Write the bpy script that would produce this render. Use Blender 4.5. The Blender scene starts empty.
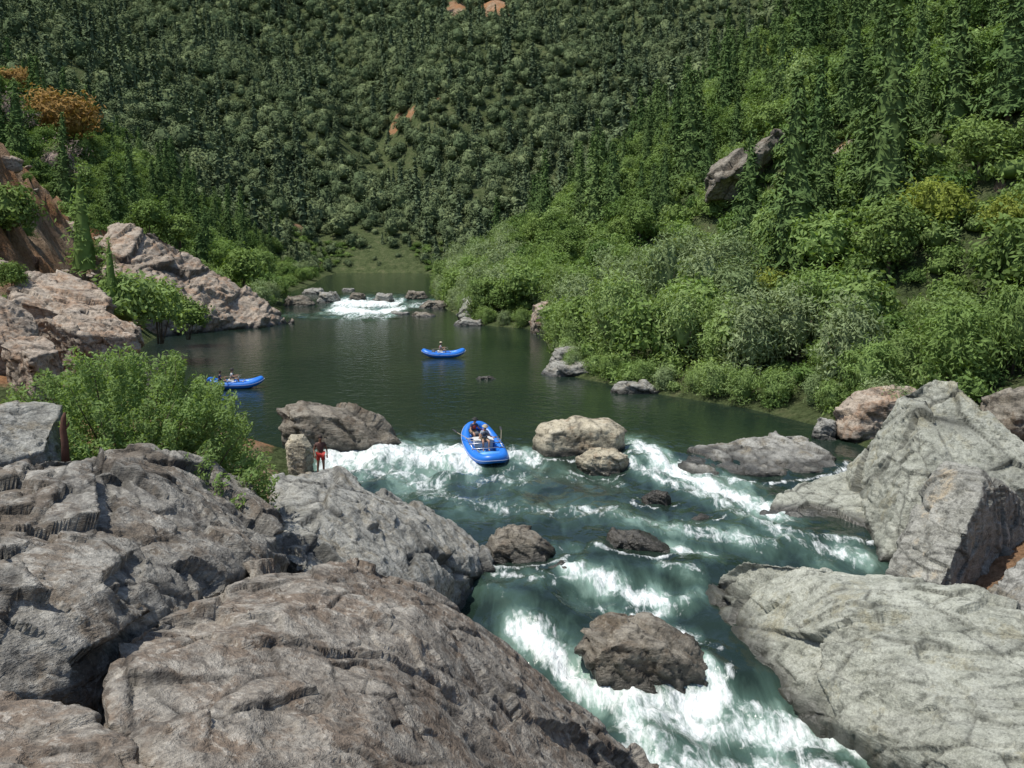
import bpy, bmesh, math, random
import numpy as np
from mathutils import Vector
R=math.radians
rng=np.random.default_rng(7); random.seed(7)
S=bpy.context.scene; COL=S.collection
# ---------------------------------------------------------------- camera maths
FPX=1000.0; PITCH=R(8.2); sp,cp=math.sin(PITCH),math.cos(PITCH); CAM=np.array([0,0,11.0])
def ray(px,py):
    u=(px-512)/FPX; v=(384-py)/FPX
    return np.array([u,cp+v*sp,-sp+v*cp])
def pt(px,py,t): return CAM+t*ray(px,py)
def project(P):
    d=P-CAM; f=d[:,1]*cp-d[:,2]*sp; u=d[:,1]*sp+d[:,2]*cp; f=np.where(f<.1,.1,f)
    return 512+FPX*d[:,0]/f, 384-FPX*u/f, f
# ---------------------------------------------------------------- noise
M32=0xffffffff
def hsh(ix,iy,iz,s):
    h=(ix*73856093)^(iy*19349663)^(iz*83492791)^(s*40503+977)
    h&=M32; h=((h^(h>>13))*1274126177)&M32; h^=(h>>16); h=(h*668265263)&M32; h^=(h>>15)
    return h/4294967296.0
def vnoise(P,s=0):
    i=np.floor(P).astype(np.int64); f=P-i; f=f*f*(3-2*f); r=0
    for a in (0,1):
        wx=f[:,0] if a else 1-f[:,0]
        for b in (0,1):
            wy=f[:,1] if b else 1-f[:,1]
            for c in (0,1):
                wz=f[:,2] if c else 1-f[:,2]
                r=r+wx*wy*wz*hsh(i[:,0]+a,i[:,1]+b,i[:,2]+c,s)
    return r*2-1
def fbm(P,o=4,s=0,g=.5):
    r=0;a=1;t=0
    for k in range(o):
        r=r+a*vnoise(P*(2.03**k)+k*17.3,s+k); t+=a; a*=g
    return r/t
def voro(P,s=0):
    i=np.floor(P).astype(np.int64); N=len(P)
    F1=np.full(N,9.);F2=np.full(N,9.);C=np.zeros((N,3));ID=np.zeros((N,3),np.int64)
    for a in (-1,0,1):
        for b in (-1,0,1):
            for c in (-1,0,1):
                j=i+np.array([a,b,c])
                q=j+np.stack([hsh(j[:,0],j[:,1],j[:,2],s+k) for k in (1,2,3)],1)
                d=np.sqrt(((P-q)**2).sum(1)); m=d<F1
                F2=np.where(m,F1,np.minimum(F2,d)); F1=np.where(m,d,F1)
                C[m]=q[m]; ID[m]=j[m]
    return F1,F2,C,ID
def sstep(a,b,x):
    t=np.clip((x-a)/(b-a),0,1); return t*t*(3-2*t)
# ---------------------------------------------------------------- river / terrain functions
def zw(y): return np.interp(y,[0,12,22,28,30.3,32.5,34.6,36.6,39,47.5,50.8,165,176,186,400],[-4.2,-3.6,-2.9,-2.5,-1.85,-1.65,-1.15,-1.0,-.68,-.58,0,0,.75,1.1,1.1])
def BL(y): return np.interp(y,[0,10,24.5,28,31,34,36,40,45,51,55,64,78,100,116,125,130,147,184,220,282,300,330],
                            [4,3,1.6,.6,-1.5,-3,-3,-6,-8.5,-11,-15,-22,-32,-38,-41,-39,-32,-34,-42,-44,-52,-52,-40])
def BR(y): return np.interp(y,[0,10,24,28,31,35,37,41,45,50,58,65,72,82,123,131,184,220,282,300,330],
                            [17,16,15,14,14.5,15,17,16.5,19,19,18.5,15.5,9.8,4,3.4,-5,-15,-17,-21,-26,-38])
def pw(px,py):
    r=ray(px,py); z=0.0
    for k in range(12):
        t=(z-11)/r[2]; z=.5*z+.5*float(zw(t*r[1]))
    return CAM+t*r
def H(x,y):
    x=np.asarray(x,float);y=np.asarray(y,float)
    P=np.stack([x,y,0*x],-1).reshape(-1,3)
    n1=fbm(P/45,4,3).reshape(x.shape); n2=fbm(P/6,3,9).reshape(x.shape); n3=fbm(P/90,3,21).reshape(x.shape)
    z0=zw(y); dl=BL(y)-x; dr=x-BR(y)
    Ln=np.interp(dl,[0,4,9,15,30,40,100,400],[0,1.2,2.8,4.3,6.5,11,46,190])
    Lc=np.interp(dl,[0,3,12,28,100,400],[0,2.5,18,30,66,230])
    Lf=np.interp(dl,[0,5,20,100,400],[0,1.4,9.5,64,250])
    a=sstep(60,88,y); b=sstep(104,136,y)
    L=Ln*(1-a)+Lc*a; L=L*(1-b)+Lf*b
    Rn=np.interp(dr,[0,3,10,30,100,400],[0,1,3,12,52,230]); Rf=np.interp(dr,[0,4,10,30,100,400],[0,1.2,4,16,70,290])
    c=sstep(55,90,y); Rr=Rn*(1-c)+Rf*c
    Rr=Rr-np.clip(y-255,0,999)*.42*sstep(5,40,dr)
    side=np.where(dl>0,L,np.where(dr>0,Rr,-np.minimum(1.6,np.minimum(-dl,-dr)*.6)))
    d=np.maximum(dl,dr); k=np.clip(d/12,0,1)
    z=z0+side+k*n2*.9+np.clip(d/60,0,1)*n1*7
    rm=sstep(50,66,y)*(1-sstep(125,150,y))*sstep(1,6,dl)*(1-sstep(38,55,dl))
    rid=1-2.6*np.abs(fbm(P*np.array([1/13.,1/7.,1])+.7*n2.reshape(-1,1),4,61,.6)).reshape(x.shape)
    z=z+rm*(1.8*rid-.6)
    Hc=.5*(y-302)+26*n3*sstep(300,420,y)+8*n1*sstep(300,350,y)
    gul=np.abs(fbm(np.stack([x/70+.004*y,y/400,0*x],-1).reshape(-1,3),2,55).reshape(x.shape))
    Hc=Hc-16*(1-sstep(0,.25,gul))*sstep(310,400,y)
    z=np.maximum(z,Hc+1)
    z=z+np.where(dl>0,4.5*sstep(9,-2,y),0)
    return z
def hit(px,py,tmin=12):
    r=ray(px,py); t=np.concatenate([np.arange(tmin,300,.5),np.arange(300,1000,2)])
    P=CAM+t[:,None]*r; h=H(P[:,0],P[:,1]); m=np.where(P[:,2]<h)[0]
    k=m[0] if len(m) else len(t)-1
    return P[k],t[k]
# ---------------------------------------------------------------- mesh helpers
def mesh_np(name,V,F,mats=(),smooth=False):
    V=np.asarray(V,np.float32);F=np.asarray(F,np.int32);me=bpy.data.meshes.new(name)
    me.vertices.add(len(V));me.vertices.foreach_set('co',V.ravel())
    me.loops.add(F.size);me.loops.foreach_set('vertex_index',F.ravel())
    me.polygons.add(len(F));me.polygons.foreach_set('loop_start',np.arange(len(F),dtype=np.int32)*F.shape[1])
    me.update(calc_edges=True);me.validate()
    if smooth: me.polygons.foreach_set('use_smooth',np.ones(len(me.polygons),bool))
    for m in mats: me.materials.append(m)
    return me
def attr(me,n,v):
    a=me.attributes.new(n,'FLOAT','POINT'); a.data.foreach_set('value',np.asarray(v,np.float32))
def link(name,me,parent=None,loc=(0,0,0)):
    o=bpy.data.objects.new(name,me); COL.objects.link(o); o.location=loc
    if parent: o.parent=parent
    return o
def tag(o,label,cat=None,group=None,kind=None):
    o['label']=label
    if cat:o['category']=cat
    if group:o['group']=group
    if kind:o['kind']=kind
    return o
def empty(name,loc,label,cat,group=None,rz=0):
    o=link(name,None,None,loc); o.rotation_euler=(0,0,rz); return tag(o,label,cat,group)
class MB:
    def __init__(s): s.v=[];s.f=[]
    def tube(s,pts,rad,n=8,closed=False,cap=True,flat=1.0):
        pts=[Vector(p) for p in pts]; k=len(pts); rad=rad if hasattr(rad,'__len__') else [rad]*k
        b=len(s.v); up=Vector((0,0,1))
        for i,p in enumerate(pts):
            if closed: d=pts[(i+1)%k]-pts[i-1]
            else: d=pts[min(i+1,k-1)]-pts[max(i-1,0)]
            d.normalize(); ref=up if abs(d.z)<.93 else Vector((0,1,0))
            a=d.cross(ref).normalized(); c=a.cross(d).normalized()
            for j in range(n):
                w=2*math.pi*j/n; s.v.append(p+a*math.cos(w)*rad[i]+c*math.sin(w)*rad[i]*flat)
        m=k if closed else k-1
        for i in range(m):
            for j in range(n):
                i2=(i+1)%k; s.f.append((b+i*n+j,b+i*n+(j+1)%n,b+i2*n+(j+1)%n,b+i2*n+j))
        if cap and not closed:
            s.f.append(tuple(b+j for j in range(n))[::-1]); s.f.append(tuple(b+(k-1)*n+j for j in range(n)))
        return s
    def box(s,c,d):
        b=len(s.v); cx,cy,cz=c; x,y,z=[q/2 for q in d]
        for dz in (-z,z):
            for dx,dy in ((-x,-y),(x,-y),(x,y),(-x,y)): s.v.append(Vector((cx+dx,cy+dy,cz+dz)))
        for f in ((0,3,2,1),(4,5,6,7),(0,1,5,4),(1,2,6,5),(2,3,7,6),(3,0,4,7)): s.f.append(tuple(b+i for i in f))
        return s
    def mesh(s,name,mat,smooth=True):
        me=bpy.data.meshes.new(name); me.from_pydata([tuple(v) for v in s.v],[],s.f)
        me.materials.append(mat)
        if smooth:
            for p in me.polygons: p.use_smooth=True
        me.update(); return me
    def build(s,name,mat,parent=None,smooth=True,bevel=0):
        o=link(name,s.mesh(name,mat,smooth),parent)
        if bevel:
            m=o.modifiers.new('b','BEVEL'); m.width=bevel; m.segments=2
        return o
# ---------------------------------------------------------------- materials
class NT:
    def __init__(s,name):
        s.m=bpy.data.materials.new(name); s.m.use_nodes=True; s.t=s.m.node_tree; s.t.nodes.clear()
    def n(s,typ,props=None,**inp):
        o=s.t.nodes.new(typ)
        for k,v in (props or {}).items(): setattr(o,k,v)
        for k,v in inp.items():
            k2=int(k[1:]) if k[0]=='_' and k[1:].isdigit() else k.replace('_',' ')
            sock=o.inputs[k2]
            if isinstance(v,bpy.types.NodeSocket): s.t.links.new(v,sock)
            else: sock.default_value=v
        return o
    def noise(s,vec,scale,detail=6,rough=.6,dist=0): return s.n('ShaderNodeTexNoise',Vector=vec,Scale=scale,Detail=detail,Roughness=rough,Distortion=dist).outputs[0]
    def ramp(s,fac,stops):
        o=s.n('ShaderNodeValToRGB',Fac=fac); e=o.color_ramp.elements
        while len(e)<len(stops): e.new(.5)
        for i,(p,c) in enumerate(stops):
            e[i].position=p; e[i].color=(c,c,c,1) if not hasattr(c,'__len__') else (*c,1)
        return o.outputs[0]
    def mix(s,f,a,b,mode='MIX'):
        o=s.n('ShaderNodeMix',{'data_type':'RGBA','blend_type':mode}); 
        for k,v in ((0,f),(6,a),(7,b)):
            if isinstance(v,bpy.types.NodeSocket): s.t.links.new(v,o.inputs[k])
            else: o.inputs[k].default_value=v if k==0 else ((*v,1) if len(v)==3 else v)
        return o.outputs[2]
    def math(s,op,a,b=0.,clamp=False):
        o=s.n('ShaderNodeMath',{'operation':op,'use_clamp':clamp})
        for k,v in ((0,a),(1,b)):
            if isinstance(v,bpy.types.NodeSocket): s.t.links.new(v,o.inputs[k])
            else: o.inputs[k].default_value=v
        return o.outputs[0]
    def attr(s,n): return s.n('ShaderNodeAttribute',{'attribute_name':n}).outputs['Fac']
    def mapping(s,vec,rot=(0,0,0),scale=(1,1,1)): return s.n('ShaderNodeMapping',Vector=vec,Rotation=rot,Scale=scale).outputs[0]
    def out(s,sh): s.n('ShaderNodeOutputMaterial',Surface=sh); return s.m
def rock_mat(name,dark,mid,light,stain,rot=(.5,.4,.3),patch=.5,speck=.6,strength=.85,k=.78):
    dark,mid,light,stain=[tuple(q*k for q in c) for c in (dark,mid,light,stain)]
    m=NT(name); g=m.n('ShaderNodeNewGeometry').outputs['Position']
    big=m.noise(g,.45,5,.62,.2); medn=m.noise(g,3.1,5,.74,.2); fine=m.noise(g,15,3,.75)
    st=m.mapping(g,rot,(1,1,4.5)); sn=m.noise(st,1.0,6,.68,.2)
    c=m.ramp(big,[(.34,mid),(.5,tuple(.5*a+.5*b for a,b in zip(mid,light))),(.64,light)])
    c2=m.ramp(sn,[(.36,dark),(.47,mid),(.6,light)])
    c=m.mix(.5,c,c2)
    sm=m.ramp(m.noise(g,.75,5,.72,.2),[(patch,0.),(patch+.1,1.)])
    c=m.mix(m.math('MULTIPLY',sm,.75),c,stain)
    lich=m.ramp(medn,[(.54,0.),(.6,1.)]); c=m.mix(m.math('MULTIPLY',lich,speck*.75),c,tuple(q*1.4 for q in light))
    dk=m.ramp(medn,[(.38,1.),(.46,0.)]); c=m.mix(m.math('MULTIPLY',dk,.65),c,tuple(q*.5 for q in dark))
    c=m.mix(1,c,m.ramp(fine,[(.3,.65),(.7,1.3)]),'MULTIPLY')
    c=m.mix(1,c,m.ramp(m.attr('tone'),[(0.,.74),(1.,1.2)]),'MULTIPLY')
    c=m.mix(m.math('MULTIPLY',m.attr('crack'),.9),c,tuple(q*.18 for q in dark))
    wet=m.attr('wet'); c=m.mix(m.math('MULTIPLY',wet,.86),c,(.02,.019,.014))
    rough=m.math('SUBTRACT',.85,m.math('MULTIPLY',wet,.55))
    h=m.math('ADD',m.math('MULTIPLY',sn,1.1),m.math('MULTIPLY',medn,.6)); h=m.math('ADD',h,m.math('MULTIPLY',fine,.2))
    b=m.n('ShaderNodeBump',Height=h,Strength=strength,Distance=.16).outputs[0]
    return m.out(m.n('ShaderNodeBsdfPrincipled',Base_Color=c,Roughness=rough,Normal=b).outputs[0])
def leaf_mat(name,c1,c2,tr=.25,k=1.7):
    c1=tuple(q*k for q in c1);c2=tuple(q*k for q in c2)
    m=NT(name); r=m.n('ShaderNodeObjectInfo').outputs['Random']; g=m.n('ShaderNodeNewGeometry').outputs['Position']
    c=m.mix(r,c1,c2); c=m.mix(1,c,m.ramp(m.noise(g,1.1,2,.6),[(.3,.7),(.7,1.35)]),'MULTIPLY')
    c=m.mix(m.ramp(m.noise(g,.05,2,.5),[(.4,0.),(.65,.4)]),c,tuple(q*.62 for q in c1))
    a=m.n('ShaderNodeBsdfDiffuse',Color=c).outputs[0]
    if tr: 
        t=m.n('ShaderNodeBsdfTranslucent',Color=m.mix(1,c,(1.3,1.35,.6),'MULTIPLY')).outputs[0]
        a=m.n('ShaderNodeMixShader',Fac=tr,_1=a,_2=t).outputs[0]
    return m.out(a)
def plain(name,col,rough=.5,var=.15,metal=0,scale=6):
    m=NT(name); g=m.n('ShaderNodeTexCoord').outputs['Object']; n=m.noise(g,scale,5,.6)
    c=m.mix(1,col,m.ramp(n,[(.3,1-var),(.7,1+var)]),'MULTIPLY')
    b=m.n('ShaderNodeBump',Height=n,Strength=.15,Distance=.02).outputs[0]
    return m.out(m.n('ShaderNodeBsdfPrincipled',Base_Color=c,Roughness=rough,Metallic=metal,Normal=b).outputs[0])
ROCK_BROWN=rock_mat('rock_brown',(.12,.1,.08),(.24,.21,.17),(.37,.345,.295),(.19,.135,.09),(.9,.5,.6),.47,.75)
ROCK_DARKL=rock_mat('rock_left_grey',(.1,.09,.075),(.22,.205,.175),(.37,.355,.31),(.16,.12,.08),(.3,.8,.2),.49,.75)
ROCK_GREY=rock_mat('rock_grey',(.17,.165,.14),(.32,.315,.275),(.44,.435,.39),(.25,.21,.14),(.7,-.5,.4),.53,.55)
ROCK_PALE=rock_mat('rock_pale_green',(.2,.21,.165),(.34,.35,.285),(.45,.46,.39),(.32,.30,.2),(.5,.7,1.1),.54,.35,.6)
ROCK_TAN=rock_mat('rock_tan',(.24,.21,.145),(.47,.415,.29),(.6,.55,.42),(.37,.27,.165),(.2,.3,.5),.54,.3,.6)
ROCK_MIX=rock_mat('rock_grey_with_tan',(.18,.18,.15),(.31,.31,.265),(.43,.425,.375),(.55,.45,.3),(.2,.3,.5),.57,.3)
ROCK_RIVER=rock_mat('rock_river_brown',(.08,.07,.052),(.19,.165,.125),(.34,.31,.25),(.15,.11,.07),(.4,.9,.3),.5,.5)
ROCK_RED=rock_mat('rock_reddish',(.2,.155,.115),(.39,.315,.24),(.53,.46,.37),(.38,.24,.145),(.9,.2,.5),.49,.4,.8,.8)
LEAF_WILLOW=leaf_mat('leaf_willow',(.11,.165,.05),(.15,.2,.08),.28)
LEAF_SAGE=leaf_mat('leaf_sage',(.115,.155,.07),(.155,.19,.1),.2)
LEAF_BUSH=leaf_mat('leaf_bush',(.125,.18,.065),(.125,.18,.065),.35)
LEAF_GREEN=leaf_mat('leaf_green',(.06,.1,.03),(.115,.16,.05),.2)
LEAF_LIME=leaf_mat('leaf_lime',(.15,.18,.04),(.18,.2,.05),.3)
LEAF_PINE=leaf_mat('leaf_pine',(.045,.075,.026),(.075,.11,.038),0)
LEAF_FAR=leaf_mat('leaf_far',(.055,.076,.038),(.105,.128,.062),0)  # greyer, bluer green: distance haze is painted into the leaf colour
LEAF_FARP=leaf_mat('leaf_far_pine',(.055,.075,.042),(.085,.108,.056),0)  # lighter and greyer than the near pines, haze put into the colour
LEAF_RUST=leaf_mat('leaf_rust',(.27,.17,.065),(.3,.2,.08),.2,1.2)
LEAF_DRY=leaf_mat('leaf_dry',(.17,.14,.12),(.19,.15,.13),0,1.2)
BARK=plain('bark',(.12,.09,.065),.9,.4)
m=NT('ground_soil_brush'); g=m.n('ShaderNodeNewGeometry').outputs['Position']
soil=m.ramp(m.noise(g,.45,7,.72,.4),[(.3,(.14,.1,.065)),(.48,(.29,.21,.14)),(.7,(.4,.31,.22))])
soil=m.mix(m.ramp(m.noise(g,.1,4,.6),[(.4,0.),(.58,.8)]),soil,(.34,.17,.08))
green=m.ramp(m.noise(g,.5,6,.7),[(.3,(.045,.06,.026)),(.5,(.085,.11,.048)),(.72,(.15,.155,.08))])
f=m.math('ADD',m.attr('soil'),m.math('MULTIPLY',m.math('SUBTRACT',m.noise(g,.4,6,.7),.5),1.3))
f=m.ramp(f,[(.42,0.),(.6,1.)]); c=m.mix(f,green,soil)
c=m.mix(1,c,m.ramp(m.noise(g,4,4,.7),[(.3,.6),(.7,1.3)]),'MULTIPLY')
b=m.n('ShaderNodeBump',Height=m.noise(g,.9,7,.72),Strength=1.,Distance=1.).outputs[0]
GROUND=m.out(m.n('ShaderNodeBsdfDiffuse',Color=c,Normal=b).outputs[0])
# water
m=NT('river_water'); g=m.n('ShaderNodeNewGeometry').outputs['Position']
fo=m.attr('foam'); ae=m.attr('aer')
fl=m.mapping(g,(0,0,R(-14)),(1.,.34,.6)); N1=m.noise(fl,1.5,6,.68,1.3); N2=m.noise(fl,6.,4,.65,.5)
nn_=m.math('ADD',m.math('MULTIPLY',N1,.7),m.math('MULTIPLY',N2,.3))
mask=m.math('ADD',m.math('MULTIPLY',fo,.88),m.math('MULTIPLY',m.math('SUBTRACT',nn_,.5),2.8)); mask=m.math('SUBTRACT',mask,.52)
mask=m.ramp(mask,[(.0,0.),(.22,.4),(.55,1.)])
deep=m.mix(m.ramp(m.noise(g,.08,3,.5),[(.35,0.),(.65,1.)]),(.008,.018,.014),(.016,.028,.018))
ac=m.ramp(m.math('ADD',ae,m.math('MULTIPLY',m.math('SUBTRACT',m.noise(fl,.8,5,.62,.6),.5),1.3)),[(.25,(.013,.024,.018)),(.6,(.045,.08,.062)),(1.,(.24,.35,.29))])
base=m.mix(m.ramp(ae,[(.02,0.),(.2,1.)]),deep,ac)
col=m.mix(mask,base,m.ramp(N2,[(.3,(.6,.67,.65)),(.6,(.83,.85,.84))]))
rg=m.math('ADD',m.math('MULTIPLY',mask,.5),.07)
pl=m.mapping(g,(0,0,.3),(1,.8,1)); wv=m.math('ADD',m.noise(pl,1.2,4,.55,.4),m.math('MULTIPLY',m.noise(pl,4.5,2,.5),.3))
b1=m.n('ShaderNodeBump',Height=wv,Strength=.45,Distance=.14).outputs[0]
b2=m.n('ShaderNodeBump',Height=nn_,Strength=m.math('ADD',m.math('MULTIPLY',ae,.3),m.math('MULTIPLY',mask,.4),True),Distance=.42,Normal=b1).outputs[0]
WATER=m.out(m.n('ShaderNodeBsdfPrincipled',Base_Color=col,Roughness=rg,IOR=1.33,Normal=b2).outputs[0])
# ---------------------------------------------------------------- soil patches
bare=[]
for (px,py,r) in [(396,124,8),(409,117,7),(500,4,20),(482,10,22),(460,14,18),(520,10,14),(138,68,9),(318,262,8),(190,215,12),(145,185,12),(300,232,7),(845,158,12),(700,252,10),(1000,190,6),(440,100,5),(215,225,9),(935,165,5)]:
    P,t=hit(px,py,40); bare.append((P[0],P[1],r*t/1000*1.0))
def bareness(x,y):
    r=np.zeros_like(x)
    for bx,by,br in bare: r=np.maximum(r,1.15*np.exp(-(((x-bx)/br)**2+((y-by)/(br*1.5))**2)))
    dl=BL(y)-x
    near=sstep(42,56,y)*(1-sstep(124,144,y))*sstep(0,3,dl)*(1-sstep(28,42,dl))
    return np.maximum(np.maximum(r,near),1-sstep(44,50,y))
nu,nv=620,720
U=np.linspace(-1.05,1.05,nu); Y=45*(1150/45.)**np.linspace(math.log(12/45.)/math.log(1150/45.),1,nv)-45
uu,yy=np.meshgrid(U,Y); xx=uu*(yy+50)
hz=H(xx,yy)
V=np.stack([xx,yy,hz],-1).reshape(-1,3)
dlv=BL(V[:,1])-V[:,0]; rmv=sstep(50,66,V[:,1])*(1-sstep(125,150,V[:,1]))*sstep(1,5,dlv)*(1-sstep(38,55,dlv)); mm=rmv>.02
F1,F2,C_,ID=voro(V[mm]/np.array([5.,3.6,3.])+.4*fbm(V[mm]/4,3,2)[:,None],5)
rv=np.stack([hsh(ID[:,0],ID[:,1],ID[:,2],40+k)-.5 for k in range(3)],1)
V[mm,2]+=rmv[mm]*(1.9*((V[mm]/np.array([5.,3.6,3.])-C_)*rv).sum(1)+1.0*(hsh(ID[:,0],ID[:,1],ID[:,2],9)-.5))
idx=np.arange(nu*nv).reshape(nv,nu)
F=np.stack([idx[:-1,:-1],idx[:-1,1:],idx[1:,1:],idx[1:,:-1]],-1).reshape(-1,4)
me=mesh_np('terrain',V,F,[GROUND],True); attr(me,'soil',bareness(V[:,0],V[:,1])+.12*sstep(.1,.5,fbm(V/60,3,77)))
o=link('hillside_ground',me); tag(o,'brushy river canyon slopes with bare orange soil','hillside',kind='structure')
# ---------------------------------------------------------------- rocks
rock_foot=[]
def rock(name_label,pts,vox,mat,amp=.12,cell=1.6,seed=0,smooth=2,strata=(.5,.3,.8),wet=True,foam=False,cat='rock',name='boulder',group=None,wetz=.5):
    bm=bmesh.new()
    for p in pts: bm.verts.new(p)
    bmesh.ops.convex_hull(bm,input=bm.verts)
    bmesh.ops.delete(bm,geom=[v for v in bm.verts if not v.link_faces],context='VERTS')
    bmesh.ops.recalc_face_normals(bm,faces=bm.faces)
    me=bpy.data.meshes.new('h'); bm.to_mesh(me); bm.free(); ob=bpy.data.objects.new('h',me); COL.objects.link(ob)
    md=ob.modifiers.new('r','REMESH'); md.mode='VOXEL'; md.voxel_size=vox; md.use_smooth_shade=True
    ms=ob.modifiers.new('s','SMOOTH'); ms.iterations=smooth; ms.factor=.5
    dg=bpy.context.evaluated_depsgraph_get(); me2=bpy.data.meshes.new_from_object(ob.evaluated_get(dg))
    bpy.data.objects.remove(ob); 
    n=len(me2.vertices); co=np.empty(n*3,np.float32); me2.vertices.foreach_get('co',co); P=co.reshape(-1,3).astype(float)
    nr=np.empty(n*3,np.float32); me2.vertex_normals.foreach_get('vector',nr); Nn=nr.reshape(-1,3)
    s=np.array(strata)/np.linalg.norm(strata); Q=P+np.outer(P@s,s)*1.1
    W=np.stack([fbm(P/(cell*1.1)+k*9,3,seed+k) for k in range(3)],1)*.16*cell
    D=np.zeros(n); crack=np.zeros(n); tone=np.zeros(n)
    for sc,am,gr in ((cell*1.5,1.6,.3),(cell*.7,.78,.35),(cell*.3,.32,.25)):
        F1,F2,C,ID=voro((Q+W)/sc,seed+11)
        rv=np.stack([hsh(ID[:,0],ID[:,1],ID[:,2],seed+40+k)-.5 for k in range(3)],1)
        loc=((Q+W)/sc-C); hh=hsh(ID[:,0],ID[:,1],ID[:,2],seed+60)
        D+=am*amp*(3.*(loc*rv).sum(1)+.5*(hh-.5))
        e=np.exp(-(F2-F1)/(.02+.018*(vox/(sc*.05))))*sstep(-.15,.3,vnoise(P/(sc*1.3),seed+90))
        D-=am*amp*gr*e; crack=np.maximum(crack,e*min(1,am*1.2)); tone+=(hh-.5)*min(am,.9)*.6
    D+=amp*.9*fbm(P/(cell*1.5),4,seed+5)+amp*.4*fbm(P/(cell*.2),4,seed+8,.62)
    rd=np.abs(fbm(np.stack([Q@s*1.6,P[:,0]*.4,P[:,1]*.4],1)/cell,3,seed+6)); D-=amp*.4*np.exp(-rd/.035); crack=np.maximum(crack,.6*np.exp(-rd/.012))
    P=P+Nn*D[:,None]
    base=P.mean(0); base[2]=P[:,2].min()
    w=np.zeros(n)
    if wet: w=1-sstep(wetz*.25,wetz,P[:,2]-zw(P[:,1])+.25*fbm(P/.7,3,3))
    me2.vertices.foreach_set('co',(P-base).astype(np.float32).ravel()); attr(me2,'wet',w); attr(me2,'crack',crack); attr(me2,'tone',np.clip(.5+tone*.6,0,1)); me2.materials.clear(); me2.materials.append(mat)
    me2.polygons.foreach_set('use_smooth',np.ones(len(me2.polygons),bool)); me2.name=name
    o=link(name,me2,None,base); tag(o,name_label,cat,group)
    if foam:
        mm=np.abs(P[:,2]-zw(P[:,1]))<.35
        if mm.any():
            q=P[mm]; rock_foot.append((q[:,0].mean(),q[:,1].mean(),(q[:,0].max()-q[:,0].min())/2,(q[:,1].max()-q[:,1].min())/2))
    return o
def big(label,ctrl,zb,vox,mat,**k):
    pts=[]
    for c in ctrl:
        p=pt(*c); pts.append(p); q=p.copy(); q[2]=min(zb,p[2]-.3); q[1]+=.3; pts.append(q)
    return rock(label,pts,vox,mat,**k)
def outl(label,ol,t0,D,mat,down=1.0,fs=.66,**k):
    W=[pt(a,b,t0) for a,b in ol]; c=np.mean(W,0); pts=list(W); zmin=min(w[2] for w in W)
    for w in W:
        for sgn in (-1,1):
            q=c+(w-c)*fs; q[1]+=sgn*D/2; pts.append(q)
    for w in list(pts):
        if w[2]<c[2]+.1: q=w.copy(); q[2]=zmin-down; pts.append(q)
    size=max(np.ptp(np.array(pts),0))
    k.setdefault('vox',max(size/58,.038)); k.setdefault('amp',size*.023); k.setdefault('cell',size*.34)
    vx=k.pop('vox'); return rock(label,pts,vx,mat,**k)
big('huge brown foreground rock sloping down to the white water',[(115,640,15),(125,690,13.2),(105,720,12.5),(200,592,18.5),(250,572,20),(345,562,21.5),(425,582,22.5),(480,622,23),(560,692,24.5),(640,752,25.3),(652,778,25),(300,900,10),(150,800,11.5),(500,860,17),(560,800,21),(380,655,17.3),(220,680,14)],-3.5,.048,ROCK_BROWN,amp=.11,cell=2.3,seed=1,smooth=2,strata=(.75,-.35,.55))
big('large dark fractured rock along the left edge below the leafy bush',[(0,466,20),(-70,478,18),(50,456,22),(150,447,24),(215,468,25),(245,481,26),(273,512,25),(280,535,23),(245,572,20),(200,590,18),(120,634,15.5),(95,600,15),(0,590,14.2),(90,690,14),(0,695,13),(-70,700,13),(110,500,19.2),(20,510,17.2)],2.,.048,ROCK_DARKL,amp=.155,cell=2.2,seed=2,strata=(.7,.2,.6))
big('flat rock in the bottom left corner',[(-60,700,12),(0,700,12.3),(80,704,12.2),(130,737,11.3),(166,772,10.4),(180,830,9.4),(-60,830,9),(0,900,8.5)],3,.045,ROCK_BROWN,amp=.07,cell=1.6,seed=3)
big('cracked grey bank rock between the brown rock and the rapids',[(262,500,31),(272,477,33),(330,474,36),(400,500,38.5),(458,531,38.5),(490,552,38),(487,575,36.5),(458,591,34),(400,588,29),(300,565,25),(255,545,27),(330,500,31)],-3.5,.07,ROCK_GREY,amp=.16,cell=2.4,seed=4,strata=(.8,.2,.5))
big('grey block at the left edge beside the leafy bush',[(-60,400,24),(0,400,24),(35,401,25),(63,405,25),(61,430,25),(45,450,23),(0,464,22),(-60,470,21)],4,.05,ROCK_GREY,amp=.07,cell=1.4,seed=5)
big('enormous pale slab filling the bottom right corner',[(702,592,35.3),(722,571,35),(745,556,34),(800,561,32),(900,576,30.3),(1024,602,28),(1100,618,27),(1100,800,21.5),(1024,800,22),(935,774,25),(880,743,26.6),(790,703,28.8),(745,655,31.3),(720,622,33.5),(850,600,30.3),(760,600,32.6)],-5,.065,ROCK_PALE,amp=.13,cell=3.,seed=6,strata=(.35,.75,.5),wetz=1.1)
big('tall pointed grey rock above the right bank',[(850,468,45),(878,428,44),(905,392,43),(935,378,42),(958,383,41),(985,414,40),(1010,440,39),(1060,470,38),(890,520,40),(880,560,37.5),(925,470,38.6),(915,420,40.3)],-3,.07,ROCK_PALE,amp=.13,cell=2.8,seed=7,strata=(.9,.1,.35))
big('tan patched leaning block at the right edge in front of the pointed rock',[(910,510,37.3),(944,462,37),(985,468,36),(1005,484,36.5),(980,498,34.4),(940,588,33.4),(885,566,36),(1060,530,43),(1060,610,41)],-3,.065,ROCK_MIX,amp=.1,cell=2.,seed=8,smooth=1,strata=(.8,.5,.2))
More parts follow.
